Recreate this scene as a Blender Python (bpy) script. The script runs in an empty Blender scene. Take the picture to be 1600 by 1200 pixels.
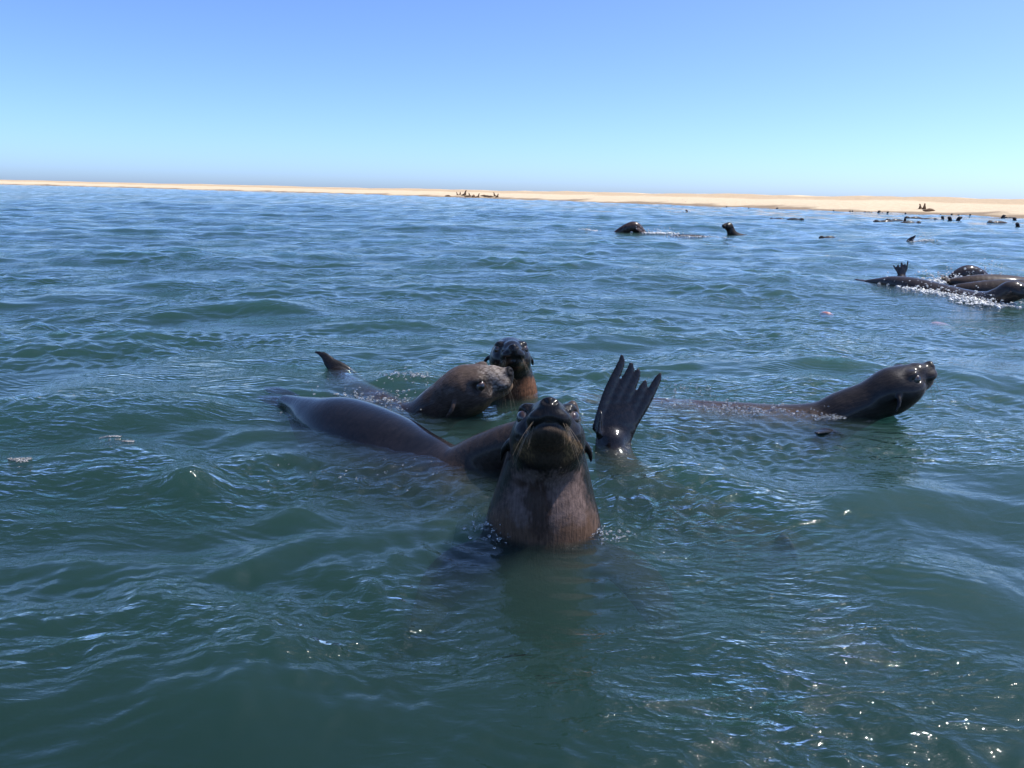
import bpy, math, random
import numpy as np
from mathutils import Vector, Matrix

sc = bpy.context.scene
col = sc.collection
R = math.radians
rng = np.random.default_rng(11)
random.seed(4)

# ------------------------------------------------------------------ camera
cam_d = bpy.data.cameras.new('camera')
cam = bpy.data.objects.new('camera', cam_d)
col.objects.link(cam)
cam_d.sensor_width = 36.0
cam_d.lens = 27.0
cam_d.clip_start = 0.05
cam_d.clip_end = 20000.0
cam.matrix_world = (Matrix.Translation((0, 0, 0.9)) @ Matrix.Rotation(R(90 - 13.86), 4, 'X')
                    @ Matrix.Rotation(R(1.4), 4, 'Z'))
sc.camera = cam

# ------------------------------------------------------------------ sky, sun, exposure
SUN_EL, SUN_AZ = R(61), R(80)            # azimuth clockwise from +Y (straight ahead)
world = bpy.data.worlds.new('World')
sc.world = world
world.use_nodes = True
wn = world.node_tree
bg = wn.nodes['Background']
sky = wn.nodes.new('ShaderNodeTexSky')
sky.sky_type = 'NISHITA'
sky.sun_disc = False
sky.sun_elevation = SUN_EL
sky.sun_rotation = SUN_AZ
sky.altitude = 0.0
sky.air_density = 0.5
sky.dust_density = 1.05
sky.ozone_density = 10.0
wn.links.new(sky.outputs[0], bg.inputs[0])
bg.inputs[1].default_value = 0.15

sun_d = bpy.data.lights.new('sun', 'SUN')
sun_d.energy = 3.4
sun_d.angle = R(0.53)
sun_d.color = (1.0, 0.95, 0.87)
sun = bpy.data.objects.new('sun', sun_d)
col.objects.link(sun)
sdir = Vector((math.sin(SUN_AZ) * math.cos(SUN_EL), math.cos(SUN_AZ) * math.cos(SUN_EL), math.sin(SUN_EL)))
sun.rotation_euler = sdir.to_track_quat('Z', 'Y').to_euler()
sun.location = (20, 0, 30)

vs = sc.view_settings
sc.display_settings.display_device = 'sRGB'
vs.view_transform = 'Standard'
vs.look = 'None'
vs.gamma = 1.0
vs.exposure = 0.88
vs.use_curve_mapping = False
cy = sc.cycles
cy.use_denoising = True
cy.max_bounces = 10
cy.diffuse_bounces = 2
cy.glossy_bounces = 4
cy.transmission_bounces = 6
cy.transparent_max_bounces = 12
cy.volume_bounces = 2
cy.sample_clamp_indirect = 6.0
cy.sample_clamp_direct = 0.0
cy.caustics_reflective = False
cy.caustics_refractive = False

# ------------------------------------------------------------------ helpers
def tag(o, label=None, cat=None, group=None, kind=None):
    if label: o['label'] = label
    if cat: o['category'] = cat
    if group: o['group'] = group
    if kind: o['kind'] = kind
    return o

def mesh_np(name, verts, quads, smooth=True):
    verts = np.asarray(verts, np.float32); quads = np.asarray(quads, np.int32)
    n = quads.shape[1]
    me = bpy.data.meshes.new(name)
    me.vertices.add(len(verts)); me.vertices.foreach_set('co', verts.ravel())
    me.loops.add(quads.size); me.loops.foreach_set('vertex_index', quads.ravel())
    me.polygons.add(len(quads))
    me.polygons.foreach_set('loop_start', np.arange(0, quads.size, n, dtype=np.int32))
    me.polygons.foreach_set('loop_total', np.full(len(quads), n, np.int32))
    if smooth:
        me.polygons.foreach_set('use_smooth', np.ones(len(quads), bool))
    me.update(calc_edges=True)
    return me

def obj(name, me, mat=None, parent=None):
    o = bpy.data.objects.new(name, me)
    col.objects.link(o)
    if mat: me.materials.append(mat)
    if parent: o.parent = parent
    return o

class Nodes:
    def __init__(s, name):
        s.m = bpy.data.materials.new(name); s.m.use_nodes = True
        s.t = s.m.node_tree; s.t.nodes.clear()
        s.out = s.t.nodes.new('ShaderNodeOutputMaterial')
    def n(s, kind, ins=None, **props):
        nd = s.t.nodes.new('ShaderNode' + kind)
        for k, v in props.items(): setattr(nd, k, v)
        for k, v in (ins or {}).items():
            if isinstance(v, bpy.types.NodeSocket): s.t.links.new(v, nd.inputs[k])
            else: nd.inputs[k].default_value = v
        return nd
    def l(s, a, b): s.t.links.new(a, b)

# ------------------------------------------------------------------ the sea
# wave trains: choppy wind waves, most of them running roughly towards the boat
def smooth01(x): 
    x = np.clip(x, 0, 1); return x * x * (3 - 2 * x)

WAVES = []
def add_train(n, lmin, lmax, slope, mean_dir, spread, patch):
    lam = np.exp(rng.uniform(math.log(lmin), math.log(lmax), n))
    k = 2 * math.pi / lam
    th = mean_dir + rng.normal(0, spread, n)
    a = slope * math.sqrt(2.0 / n) / k * rng.uniform(.6, 1.4, n)
    ph = rng.uniform(0, 2 * math.pi, n)
    for i in range(n):
        WAVES.append((k[i] * math.cos(th[i]), k[i] * math.sin(th[i]), a[i], ph[i], patch))
add_train(14, 3.0, 9.0, 0.030, R(-70), R(35), 0)
add_train(46, 0.50, 1.9, 0.080, R(-80), R(48), 1)
add_train(70, 0.14, 0.50, 0.106, R(-85), R(52), 2)
add_train(90, 0.035, 0.14, 0.150, R(-88), R(50), 3)

# single crests and hollows seen in the picture: x, y, heading, half length, half width, height
CRESTS = [(-1.28, 2.42, R(-12), .42, .15, .060), (.62, 2.34, R(-25), .26, .12, .062), (1.75, 4.2, 0, .42, .13, .060), (-2.0, 5.9, 0, .60, .16, .075),
          (-.78, 5.3, R(4), .35, .14, .055), (1.05, 1.72, R(-28), .30, .11, .018), (-1.75, 2.25, R(20), .30, .12, .04), (-.42, 1.92, R(15), .30, .11, .030),
          (.46, 1.42, R(-18), .30, .10, .030), (-1.6, 2.75, R(30), .35, .12, .04), (1.2, 2.25, R(10), .30, .10, .035)]
# calm spots where a body lies in the water: x, y, radius, level
CALM = [(.10, 1.93, .30, .0), (.10, 1.66, .32, .0), (-.30, 3.15, .25, .0), (0.0, 3.45, .2, .0), (-.45, 2.72, .34, .0), (-.05, 2.52, .2, .0), (.385, 2.74, .22, .0),
        (1.45, 3.25, .25, .0), (1.05, 3.35, .3, .0), (-.92, 3.95, .2, -.01), (4.6, 8.2, .6, .0), (5.4, 8.5, .6, .0), (4.6, 9.2, .3, .0), (5.9, 10, .3, .0)]

# small steep cat's paws, and the flattened slick in front of the rearing seal: x, y, radius, factor
PAWS = [(.46, 1.22, .10, 2.2), (.36, 2.02, .10, 1.8), (.52, 2.16, .12, 2.0), (-.10, 1.99, .08, 2.0), (-.45, 2.45, .20, 1.6), (1.2, 3.2, .2, 1.7), (.10, 1.62, .26, .12), (.10, 1.80, .2, .12)]
def chop(x, y):
    f = np.ones_like(x)
    for cx, cyy, rad_, k in PAWS:
        f = f * (1 + (k - 1) * np.exp(-((x - cx) ** 2 + (y - cyy) ** 2) / rad_ ** 2))
    return f
# ripple rings spreading from bodies: x, y, start radius, amplitude, wavelength, reach
RINGS = [(.10, 2.04, .15, .0045, .075, .35), (1.52, 3.26, .12, .006, .10, .35), (-.28, 3.16, .12, .005, .09, .3), (.0, 3.48, .10, .005, .09, .3), (.385, 2.76, .06, .005, .08, .3)]
def patch_field(x, y, s, seed):
    r2 = np.random.default_rng(seed)
    f = np.zeros_like(x)
    for i in range(7):
        th = r2.uniform(0, 6.28); k = 2 * math.pi / (s * r2.uniform(.5, 1.6))
        f += np.sin(k * (x * math.cos(th) * .7 + y * math.sin(th)) + r2.uniform(0, 6.28))
    return f / 1.87

def wave_height(x, y, dr=None, da=None, r=None):
    """surface height at x, y; dr / da: mesh spacing along / across the line to the grid's centre"""
    x = np.asarray(x, np.float32); y = np.asarray(y, np.float32)
    long_ = np.zeros_like(x); mid = np.zeros_like(x); short = np.zeros_like(x)
    if dr is not None:
        rr = np.maximum(np.hypot(x, y), 1e-3); ux, uy = x / rr, y / rr
    p2 = np.clip(0.85 + 0.55 * patch_field(x, y, 2.6, 3), .25, 1.9)
    p3 = np.clip(0.75 + 0.75 * patch_field(x, y, 1.5, 5), 0.2, 2.3)
    for kx, ky, a, ph, pt in WAVES:
        w = a * np.sin(kx * x + ky * y + np.float32(ph))
        if dr is not None and pt:
            sp = np.abs(kx * ux + ky * uy) * dr + np.abs(ky * ux - kx * uy) * da
            w *= np.clip(1.6 - sp * .62, 0, 1)
        if pt <= 1: long_ += w
        elif pt == 2: mid += w
        else: short += w
    sharp = long_ + 4.5 * (long_ * long_ - 0.0004)
    mid = mid * p2
    mid = mid + 13.0 * (mid * mid - 0.00002)
    h = sharp + mid + short * p3 * chop(x, y)
    for cx, cyy, hd, L, W, A in CRESTS:
        dx, dy = x - cx, y - cyy
        u = dx * math.cos(hd) + dy * math.sin(hd); v = -dx * math.sin(hd) + dy * math.cos(hd)
        v = v + 0.25 * u * u / L
        g = np.exp(-(u / L) ** 2) * np.where(v < 0, np.exp(-(v / W) ** 2), np.exp(-(v / (1.6 * W)) ** 2))
        h = h + A * g
    for cx, cyy, rad, lev in CALM:
        q = np.exp(-(((x - cx) ** 2 + (y - cyy) ** 2) / rad ** 2))
        h = h * (1 - .8 * q) + lev * q * .8
    for cx, cyy, r0_, am, lam, reach in RINGS:
        q = np.hypot(x - cx, y - cyy) - r0_
        th = np.arctan2(y - cyy, x - cx)
        h = h + am * np.exp(-np.maximum(q, 0) / reach) * np.cos(2 * math.pi * q / lam + 1.5 * np.sin(3 * th + cx * 9)) * (.6 + .4 * np.sin(5 * th + cyy * 7)) * (q > -.03)
    return h

# rows of the sheet: fine near the boat, coarser with distance; full circle, fine ahead
rad = [0.35]
while rad[-1] < 6000:
    q = rad[-1]
    if q < .8: d = .05
    elif q < 3.2: d = .0075
    elif q < 12: d = .0026 * q
    elif q < 45: d = .0042 * q
    elif q < 400: d = .012 * q
    else: d = .05 * q
    rad.append(q + d)
rad = np.array(rad, np.float32)
half = R(43)
fine = np.linspace(-half, half, 660)
coarse = np.linspace(half, 2 * math.pi - half, 70)[1:-1]
ang = np.concatenate([fine, coarse]).astype(np.float32)
dang = np.concatenate([np.full(660, 2 * half / 659), np.full(68, (2 * math.pi - 2 * half) / 69)]).astype(np.float32)
drad = np.gradient(rad)
RR, AA = np.meshgrid(rad, ang, indexing='ij')
DR, DA = np.meshgrid(drad, dang, indexing='ij')
sx, sy = RR * np.sin(AA), RR * np.cos(AA)

def build_sea(mat):
    h = wave_height(sx.ravel(), sy.ravel(), DR.ravel(), (DA * RR).ravel()).reshape(RR.shape)
    fade = 1 - smooth01((RR - 250) / 600)
    h = h * fade
    v = np.stack([sx, sy, h], -1).reshape(-1, 3)
    nr, na = RR.shape
    i = np.arange(nr - 1)[:, None]; j = np.arange(na)[None, :]
    a = i * na + j; b = i * na + (j + 1) % na
    q = np.stack([a, b, b + na, a + na], -1).reshape(-1, 4)
    # close the small hole under the boat with a fan of quads to a centre point
    me = mesh_np('sea', v, q)
    xf, yf = sx.ravel(), sy.ravel()
    cw = chop(xf, yf)[:, None]
    rip = cw * np.stack([.0020 * smooth01(.9 * patch_field(xf, yf, .9, 71) - .25), .0016 * smooth01(.9 * patch_field(xf, yf, .8, 72) - .3),
                    .0125 * (.18 + .82 * smooth01(.5 + .6 * patch_field(xf, yf, 1.3, 73)))], 1)
    at = me.attributes.new('ripple', 'FLOAT_VECTOR', 'POINT'); at.data.foreach_set('vector', rip.astype(np.float32).ravel())
    o = obj('sea', me, mat)
    return tag(o, kind='structure')

def water_material():
    N = Nodes('sea_water')
    tc = N.n('TexCoord')
    P = tc.outputs['Object']
    # wind ripples too small for the sheet: fine chop, plus trains of parallel capillary ripples in patches
    mp = N.n('Mapping', {'Vector': P, 'Scale': (0.6, 1.3, 1.0)})
    n0 = N.n('TexNoise', {'Vector': mp.outputs[0], 'Scale': 26.0, 'Detail': 3.0, 'Roughness': .6})
    nr = N.n('TexNoise', {'Vector': mp.outputs[0], 'Scale': 9.0, 'Detail': 2.0, 'Roughness': .5, 'Lacunarity': 2.1, 'Offset': 1.0, 'Gain': 2.0, 'Distortion': .6}, noise_type='RIDGED_MULTIFRACTAL')
    nm = N.n('Math', {0: nr.outputs[0], 1: .55}, operation='MULTIPLY')
    n1 = N.n('Math', {0: n0.outputs[0], 1: nm.outputs[0]}, operation='ADD')
    at = N.n('Attribute', attribute_name='ripple')
    sp = N.n('SeparateXYZ', {0: at.outputs['Vector']})
    hh = N.n('Math', {0: n1.outputs[0], 1: sp.outputs[2]}, operation='MULTIPLY')
    tot = hh.outputs[0]
    for k, (rot, sc_, off) in enumerate(((68, 7.0, 3.1), (112, 9.0, 8.7))):
        m2 = N.n('Mapping', {'Vector': P, 'Rotation': (0, 0, R(rot)), 'Location': (off, off * .7, 0)})
        wv = N.n('TexWave', {'Vector': m2.outputs[0], 'Scale': sc_, 'Distortion': 9.0, 'Detail': 2.0, 'Detail Scale': .5, 'Detail Roughness': .6}, wave_type='BANDS', bands_direction='X', wave_profile='SIN')
        ml = N.n('Math', {0: wv.outputs['Fac'], 1: sp.outputs[k]}, operation='MULTIPLY')
        ad_ = N.n('Math', {0: tot, 1: ml.outputs[0]}, operation='ADD')
        tot = ad_.outputs[0]
    bp = N.n('Bump', {'Height': tot, 'Distance': 1.0, 'Strength': 1.0})
    fr = N.n('Fresnel', {'IOR': 1.333, 'Normal': bp.outputs[0]})
    geo = N.n('NewGeometry')
    inv = N.n('Math', {0: 1.0, 1: geo.outputs['Backfacing']}, operation='SUBTRACT')
    fac = N.n('Math', {0: fr.outputs[0], 1: inv.outputs[0]}, operation='MULTIPLY')
    gl = N.n('BsdfGlossy', {'Color': (1, 1, 1, 1), 'Roughness': .03, 'Normal': bp.outputs[0]})
    tr = N.n('BsdfTransparent', {'Color': (1, 1, 1, 1)})
    mx = N.n('MixShader', {0: fac.outputs[0], 1: tr.outputs[0], 2: gl.outputs[0]})
    N.l(mx.outputs[0], N.out.inputs['Surface'])
    vs_ = N.n('VolumeScatter', {'Color': (.50, .79, .72, 1), 'Density': .76, 'Anisotropy': .2})
    va = N.n('VolumeAbsorption', {'Color': (.12, .47, .40, 1), 'Density': 5.3})
    ad = N.n('AddShader', {0: vs_.outputs[0], 1: va.outputs[0]})
    N.l(ad.outputs[0], N.out.inputs['Volume'])
    return N.m

sea = build_sea(water_material())

def sand_material():
    N = Nodes('sand')
    at = N.n('Attribute', attribute_name='shore')
    tc = N.n('TexCoord')
    n1 = N.n('TexNoise', {'Vector': tc.outputs['Object'], 'Scale': .09, 'Detail': 5.0, 'Roughness': .6})
    n2 = N.n('TexNoise', {'Vector': tc.outputs['Object'], 'Scale': 1.6, 'Detail': 6.0, 'Roughness': .65})
    jit = N.n('MapRange', {'Value': n1.outputs[0], 1: .3, 2: .7, 3: -3.0, 4: 3.0})
    tt = N.n('Math', {0: at.outputs['Fac'], 1: jit.outputs[0]}, operation='ADD')
    mr = N.n('MapRange', {'Value': tt.outputs[0], 1: -5.0, 2: 45.0, 3: 0.0, 4: 1.0})
    rp = N.n('ValToRGB', {'Fac': mr.outputs[0]})
    e = rp.color_ramp.elements
    e[0].position = .0; e[0].color = (.24, .18, .12, 1)
    e[1].position = 1.; e[1].color = (.62, .46, .29, 1)
    for p, c in ((.13, (.24, .18, .12, 1)), (.17, (.56, .45, .31, 1)), (.36, (.58, .465, .32, 1)), (.42, (.46, .345, .225, 1)), (.60, (.45, .34, .225, 1)), (.66, (.64, .50, .33, 1))):
        x = e.new(p); x.color = c
    mul = N.n('MapRange', {'Value': n2.outputs[0], 1: .3, 2: .7, 3: .86, 4: 1.08})
    mixc = N.n('Mix', {0: 1.0, 6: rp.outputs[0], 7: mul.outputs[0]}, data_type='RGBA', blend_type='MULTIPLY')
    bp = N.n('Bump', {'Height': n2.outputs[0], 'Distance': .25, 'Strength': .6})
    b = N.n('BsdfPrincipled', {'Base Color': mixc.outputs[2], 'Roughness': .9, 'Normal': bp.outputs[0]})
    b.inputs['Specular IOR Level'].default_value = .15
    N.l(b.outputs[0], N.out.inputs['Surface'])
    return N.m

def catmull(P, n):
    P = np.array(P, float)
    P = np.vstack([2 * P[0] - P[1], P, 2 * P[-1] - P[-2]])
    out = []
    for i in range(1, len(P) - 2):
        for t in np.linspace(0, 1, n, endpoint=False):
            a, b, c, d = P[i - 1], P[i], P[i + 1], P[i + 2]
            out.append(.5 * (2 * b + (c - a) * t + (2 * a - 5 * b + 4 * c - d) * t * t + (3 * b - a - 3 * c + d) * t ** 3))
    out.append(P[-2])
    return np.array(out)

SHORE = catmull([(150, -90), (112, -30), (76, 12), (44, 66), (21, 108), (-7, 160), (-62, 222), (-194, 300), (-430, 400), (-900, 560), (-2400, 1000)], 22)
def build_beach():
    d = np.gradient(SHORE, axis=0); d /= np.linalg.norm(d, axis=1)[:, None]
    nrm = np.stack([d[:, 1], -d[:, 0]], 1)          # to the land side
    T = np.array([-30, -12, -6, -3, -1.5, -.5, 0, .5, 1, 1.8, 2.6, 3.5, 5, 6.5, 8, 10, 12, 14, 16, 18, 20, 22, 24, 27, 30, 36, 45, 60, 90, 140, 240, 420, 800, 1600, 3000.])
    Z = np.interp(T, [-30, -12, -3, 0, 2.5, 6, 11, 14, 20, 26, 34, 60, 200, 3000], [-3.5, -1.2, -.3, .03, .22, .62, 1.02, 1.12, 1.5, 1.85, 1.7, 1.6, 1.6, 1.6])
    rg = np.random.default_rng(8)
    pts = []; sh = []
    for i in range(len(SHORE)):
        amp = 1 + .04 * math.sin(i * .41) + .03 * math.sin(i * 1.13 + 1) + .02 * math.sin(i * 2.7)
        wob = .9 * math.sin(i * .63) + .6 * math.sin(i * 1.71 + 2) + .3 * math.sin(i * 3.1)
        p = SHORE[i][None] + nrm[i][None] * (T + wob * np.clip(1 - np.abs(T) / 40, 0, 1))[:, None]
        z = Z * np.where(Z > .3, amp, 1) + rg.normal(0, .012, len(T)) * (Z > .4)
        pts.append(np.column_stack([p, z])); sh.append(T)
    v = np.concatenate(pts); nt = len(T)
    i = np.arange(len(SHORE) - 1)[:, None]; j = np.arange(nt - 1)[None]
    a = i * nt + j
    q = np.stack([a, a + 1, a + nt + 1, a + nt], -1).reshape(-1, 4)
    me = mesh_np('beach', v, q)
    at = me.attributes.new('shore', 'FLOAT', 'POINT'); at.data.foreach_set('value', np.concatenate(sh).astype(np.float32))
    o = obj('beach', me, sand_material())
    return tag(o, kind='structure')
beach = build_beach()

def build_seabed():
    N = Nodes('seabed_silt')
    tc = N.n('TexCoord')
    n = N.n('TexNoise', {'Vector': tc.outputs['Object'], 'Scale': .7, 'Detail': 4.0})
    rp = N.n('ValToRGB', {'Fac': n.outputs[0]})
    rp.color_ramp.elements[0].color = (.05, .06, .035, 1); rp.color_ramp.elements[1].color = (.10, .10, .06, 1)
    b = N.n('BsdfPrincipled', {'Base Color': rp.outputs[0], 'Roughness': .9})
    N.l(b.outputs[0], N.out.inputs['Surface'])
    s = 6500
    me = mesh_np('seabed', [(-s, -s, -4), (s, -s, -4), (s, s, -4), (-s, s, -4)], [(0, 1, 2, 3)], False)
    return tag(obj('seabed', me, N.m), kind='structure')
build_seabed()

# ------------------------------------------------------------------ seals: bodies grown from smooth-blended volumes
def v3(*a): return np.array(a, float)
def unit(a): a = np.asarray(a, float); return a / np.linalg.norm(a)

def frame(origin, fwd, up=(0, 0, 1), scale=1.0):
    """4x4: local X along fwd, local Z near up, local Y to the left"""
    x = unit(fwd); y = unit(np.cross(up, x)); z = np.cross(x, y)
    M = np.eye(4); M[:3, 0] = x * scale; M[:3, 1] = y * scale; M[:3, 2] = z * scale; M[:3, 3] = origin
    return M
def to_local(P, M):
    s = np.linalg.norm(M[:3, 0]); return ((P - M[:3, 3]) @ (M[:3, :3] / s)) / s, s
def to_world(p, M): return np.asarray(p, float) @ M[:3, :3].T + M[:3, 3]

def d_cone(P, a, b, r1, r2):
    a = np.asarray(a, float); b = np.asarray(b, float); ab = b - a
    t = np.clip((P - a) @ ab / max(ab @ ab, 1e-12), 0, 1)
    return np.linalg.norm(P - a - t[:, None] * ab, axis=1) - (r1 + (r2 - r1) * t)
def d_ell(P, c, r):
    q = P - np.asarray(c, float); r = np.asarray(r, float)
    k0 = np.linalg.norm(q / r, axis=1); k1 = np.linalg.norm(q / (r * r), axis=1)
    return k0 * (k0 - 1) / np.maximum(k1, 1e-9)
def smin(a, b, k):
    if k <= 0: return np.minimum(a, b)
    h = np.clip(.5 + .5 * (b - a) / k, 0, 1)
    return b + (a - b) * h - k * h * (1 - h)

class Shape:
    """a list of blended volumes; prims: (kind, params, frame or None, flatten, op, k)"""
    def __init__(s): s.p = []; s.lo = []; s.hi = []
    def _bb(s, pts, r, M, ):
        pts = np.atleast_2d(np.asarray(pts, float))
        sc_ = 1.0
        if M is not None: pts = to_world(pts, M); sc_ = np.linalg.norm(M[:3, 0])
        s.lo.append(pts.min(0) - r * sc_); s.hi.append(pts.max(0) + r * sc_)
    def cone(s, a, b, r1, r2, k=.02, M=None, flat=None, op='u'):
        s.p.append(('c', (a, b, r1, r2), M, flat, op, k))
        if op == 'u': s._bb([a, b], max(r1, r2) * 1.05, M)
    def ell(s, c, r, k=.02, M=None, op='u'):
        s.p.append(('e', (c, r), M, None, op, k))
        if op == 'u': s._bb([c], max(r) * 1.05, M)
    def chain(s, pts, k=.03, M=None, n=5, flat=None):
        """smooth tube through (x, y, z, radius) points; kept as one volume"""
        C = catmull(pts, n)
        s.p.append(('t', C, M, flat, 'u', k)); s._bb(C[:, :3], C[:, 3].max() * 1.05, M)
    def ev(s, P, m):
        """signed distance at P, exact only within m of the surface"""
        P = P.astype(np.float32); n = len(P)
        d = np.full(n, 1.0, np.float32); cache = {}
        for kind, a, M, flat, op, k in s.p:
            if M is None: Q, sc_ = P, 1.0
            else:
                if id(M) not in cache:
                    q_, s_ = to_local(P, M); cache[id(M)] = (q_.astype(np.float32), s_)
                Q, sc_ = cache[id(M)]
            mm = m / sc_ + k
            F3 = np.ones(3) if flat is None else np.asarray(flat, float)
            if kind == 'e': segs = [(a[0], a[0], max(a[1]), max(a[1]))]
            elif kind == 'c': segs = [a]
            else: segs = [(a[i, :3], a[i + 1, :3], a[i, 3], a[i + 1, 3]) for i in range(len(a) - 1)]
            e = np.full(n, 1.0, np.float32); hit = np.zeros(n, bool)
            for A, B, r1, r2 in segs:
                A = np.asarray(A, np.float32); B = np.asarray(B, np.float32)
                rr = max(r1, r2) + mm
                lo, hi = np.minimum(A, B) - rr, np.maximum(A, B) + rr
                w = np.flatnonzero((Q[:, 0] > lo[0]) & (Q[:, 0] < hi[0]) & (Q[:, 1] > lo[1]) & (Q[:, 1] < hi[1]) & (Q[:, 2] > lo[2]) & (Q[:, 2] < hi[2]))
                if not len(w): continue
                hit[w] = True
                if kind == 'e': e[w] = d_ell(Q[w], *a)
                else:
                    x = d_cone(Q[w] / F3.astype(np.float32), A / F3, B / F3, r1, r2) * F3.min()
                    e[w] = np.minimum(e[w], x)
            w = np.flatnonzero(hit)
            if not len(w): continue
            ew = e[w] * sc_; kk = k * sc_
            d[w] = smin(d[w], ew, kk) if op == 'u' else -smin(-d[w], ew, kk)
        return d

def polygonize(S, h, smooth=1):
    lo = np.min(S.lo, 0) - 4 * h; hi = np.max(S.hi, 0) + 4 * h
    f = 4
    nb = np.ceil((hi - lo) / (h * f)).astype(int) + 1
    ax = [lo[i] + (np.arange(nb[i]) + .5) * h * f for i in range(3)]
    G = np.stack(np.meshgrid(*ax, indexing='ij'), -1).reshape(-1, 3)
    cd = S.ev(G, h * f * 1.3).reshape(nb)
    near = np.abs(cd) < h * f * 1.1
    big = np.repeat(np.repeat(np.repeat(cd, f, 0), f, 1), f, 2)
    nm = np.repeat(np.repeat(np.repeat(near, f, 0), f, 1), f, 2)
    idx = np.argwhere(nm)
    F = np.where(big < 0, -1.0, 1.0)
    F[nm] = S.ev(lo + (idx + .5) * h, h * f * 2.2)
    org = lo + .5 * h
    # surface nets
    ins = F < 0
    n = np.array(F.shape) - 1
    cnt = np.zeros(n, np.int8)
    for dx in (0, 1):
        for dy in (0, 1):
            for dz in (0, 1):
                cnt += ins[dx:dx + n[0], dy:dy + n[1], dz:dz + n[2]]
    act = (cnt > 0) & (cnt < 8)
    ci = np.argwhere(act)
    vid = np.full(n, -1, np.int64); vid[act] = np.arange(len(ci))
    acc = np.zeros((len(ci), 3)); num = np.zeros(len(ci))
    cr = [(a, b, c) for a in (0, 1) for b in (0, 1) for c in (0, 1)]
    for o1 in cr:
        for axis in range(3):
            if o1[axis]: continue
            o2 = list(o1); o2[axis] = 1
            f1 = F[ci[:, 0] + o1[0], ci[:, 1] + o1[1], ci[:, 2] + o1[2]]
            f2 = F[ci[:, 0] + o2[0], ci[:, 1] + o2[1], ci[:, 2] + o2[2]]
            m = (f1 < 0) != (f2 < 0)
            t = f1[m] / (f1[m] - f2[m])
            pos = np.tile(np.array(o1, float), (m.sum(), 1)); pos[:, axis] += t
            acc[m] += pos; num[m] += 1
    V = org + h * (ci + acc / num[:, None])
    quads = []
    for axis in range(3):
        a, b = (axis + 1) % 3, (axis + 2) % 3
        sl = [slice(1, n[0]), slice(1, n[1]), slice(1, n[2])]; sl[axis] = slice(0, n[axis])
        s2 = list(sl); s2[axis] = slice(1, n[axis] + 1)
        i1 = ins[tuple(sl)]; i2 = ins[tuple(s2)]
        e = np.argwhere(i1 != i2)
        off = np.array([1, 1, 1]); off[axis] = 0
        e = e + off
        ea = np.zeros(3, int); ea[a] = 1; eb = np.zeros(3, int); eb[b] = 1
        q = [vid[tuple((e - ea - eb).T)], vid[tuple((e - eb).T)], vid[tuple(e.T)], vid[tuple((e - ea).T)]]
        q = np.stack(q, 1)
        flip = ~ins[tuple(e.T)]
        q[flip] = q[flip][:, ::-1]
        quads.append(q)
    Q = np.concatenate(quads); Q = Q[(Q >= 0).all(1)]
    for _ in range(smooth):
        sm = np.zeros_like(V); ct = np.zeros(len(V))
        for i in range(4):
            a, b = Q[:, i], Q[:, (i + 1) % 4]
            for j in range(3):
                sm[:, j] += np.bincount(a, V[b, j], len(V)) + np.bincount(b, V[a, j], len(V))
            ct += np.bincount(a, minlength=len(V)) + np.bincount(b, minlength=len(V))
        V = V + .5 * (sm / np.maximum(ct, 1)[:, None] - V)
    return V, Q

def noise3(P, s, seed=0, octv=3):
    r2 = np.random.default_rng(seed); f = np.zeros(len(P)); am = 1.0; tot = 0
    for o in range(octv):
        for _ in range(5):
            d = unit(r2.normal(size=3)) * (2 * math.pi / s) * r2.uniform(.6, 1.5)
            f += am * np.sin(P @ d + r2.uniform(0, 6.28) + 1.3 * np.sin(P @ d[[1, 2, 0]] * .7 + r2.uniform(0, 6.28)))
        tot += am * 1.6; am *= .6; s *= .45
    return f / tot
def sstep(a, b, x): return smooth01((x - a) / (b - a))
# @@SEALS

def add_head(S, M, ears=True, mouth=True, fine=True):
    S.ell((0, 0, 0), (.098, .076, .070), .03, M)
    S.cone((.02, 0, .008), (.105, 0, .004), .062, .040, .03, M)
    S.cone((.085, 0, -.006), (.150, 0, -.010), .044, .029, .02, M)
    S.ell((.0, 0, -.05), (.085, .066, .05), .03, M)
    S.ell((.103, 0, -.0485), (.057, .043, .0235), .012, M)
    for s in (1, -1):
        S.ell((.040, s * .047, -.024), (.062, .037, .043), .025, M)
        S.ell((.138, s * .0225, -.0225), (.033, .0265, .0215), .012, M)
        S.ell((.070, s * .0470, .034), (.028, .020, .0150), .012, M)
    S.ell((.1715, 0, .0035), (.013, .0205, .0145), .010, M)
    for s in (1, -1):
        S.ell((.084, s * .0605, .0135), (.0165, .0125, .0125), .006, M, 's')
        if fine:
            # lids and the fold behind the eye
            S.cone((.066, s * .062, .0265), (.0975, s * .0480, .0235), .0042, .0036, .004, M)
            S.cone((.066, s * .0635, .0015), (.0960, s * .0520, .0010), .0042, .0032, .004, M)
            S.cone((.1855, s * .0042, -.0045), (.1800, s * .0135, .0080), .0042, .0056, .003, M, None, 's')
    if fine:
        S.cone((.187, 0, -.006), (.176, 0, -.026), .0018, .0022, .004, M, None, 's')
    if mouth:
        L = [(.172, 0, -.0335), (.163, .019, -.0385), (.142, .0385, -.0425), (.110, .0555, -.0435), (.085, .0680, -.0405)]
        for s in (1, -1):
            for a, b in zip(L[:-1], L[1:]):
                S.cone((a[0], s * a[1], a[2]), (b[0], s * b[1], b[2]), .0024, .0024, .004, M, None, 's')
    if ears:
        for s in (1, -1):
            S.chain([(-.012, s * .066, .004, .0100), (-.022, s * .088, -.004, .0085), (-.040, s * .101, -.018, .0068), (-.062, s * .106, -.030, .0035)], .008, M, 3)

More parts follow.
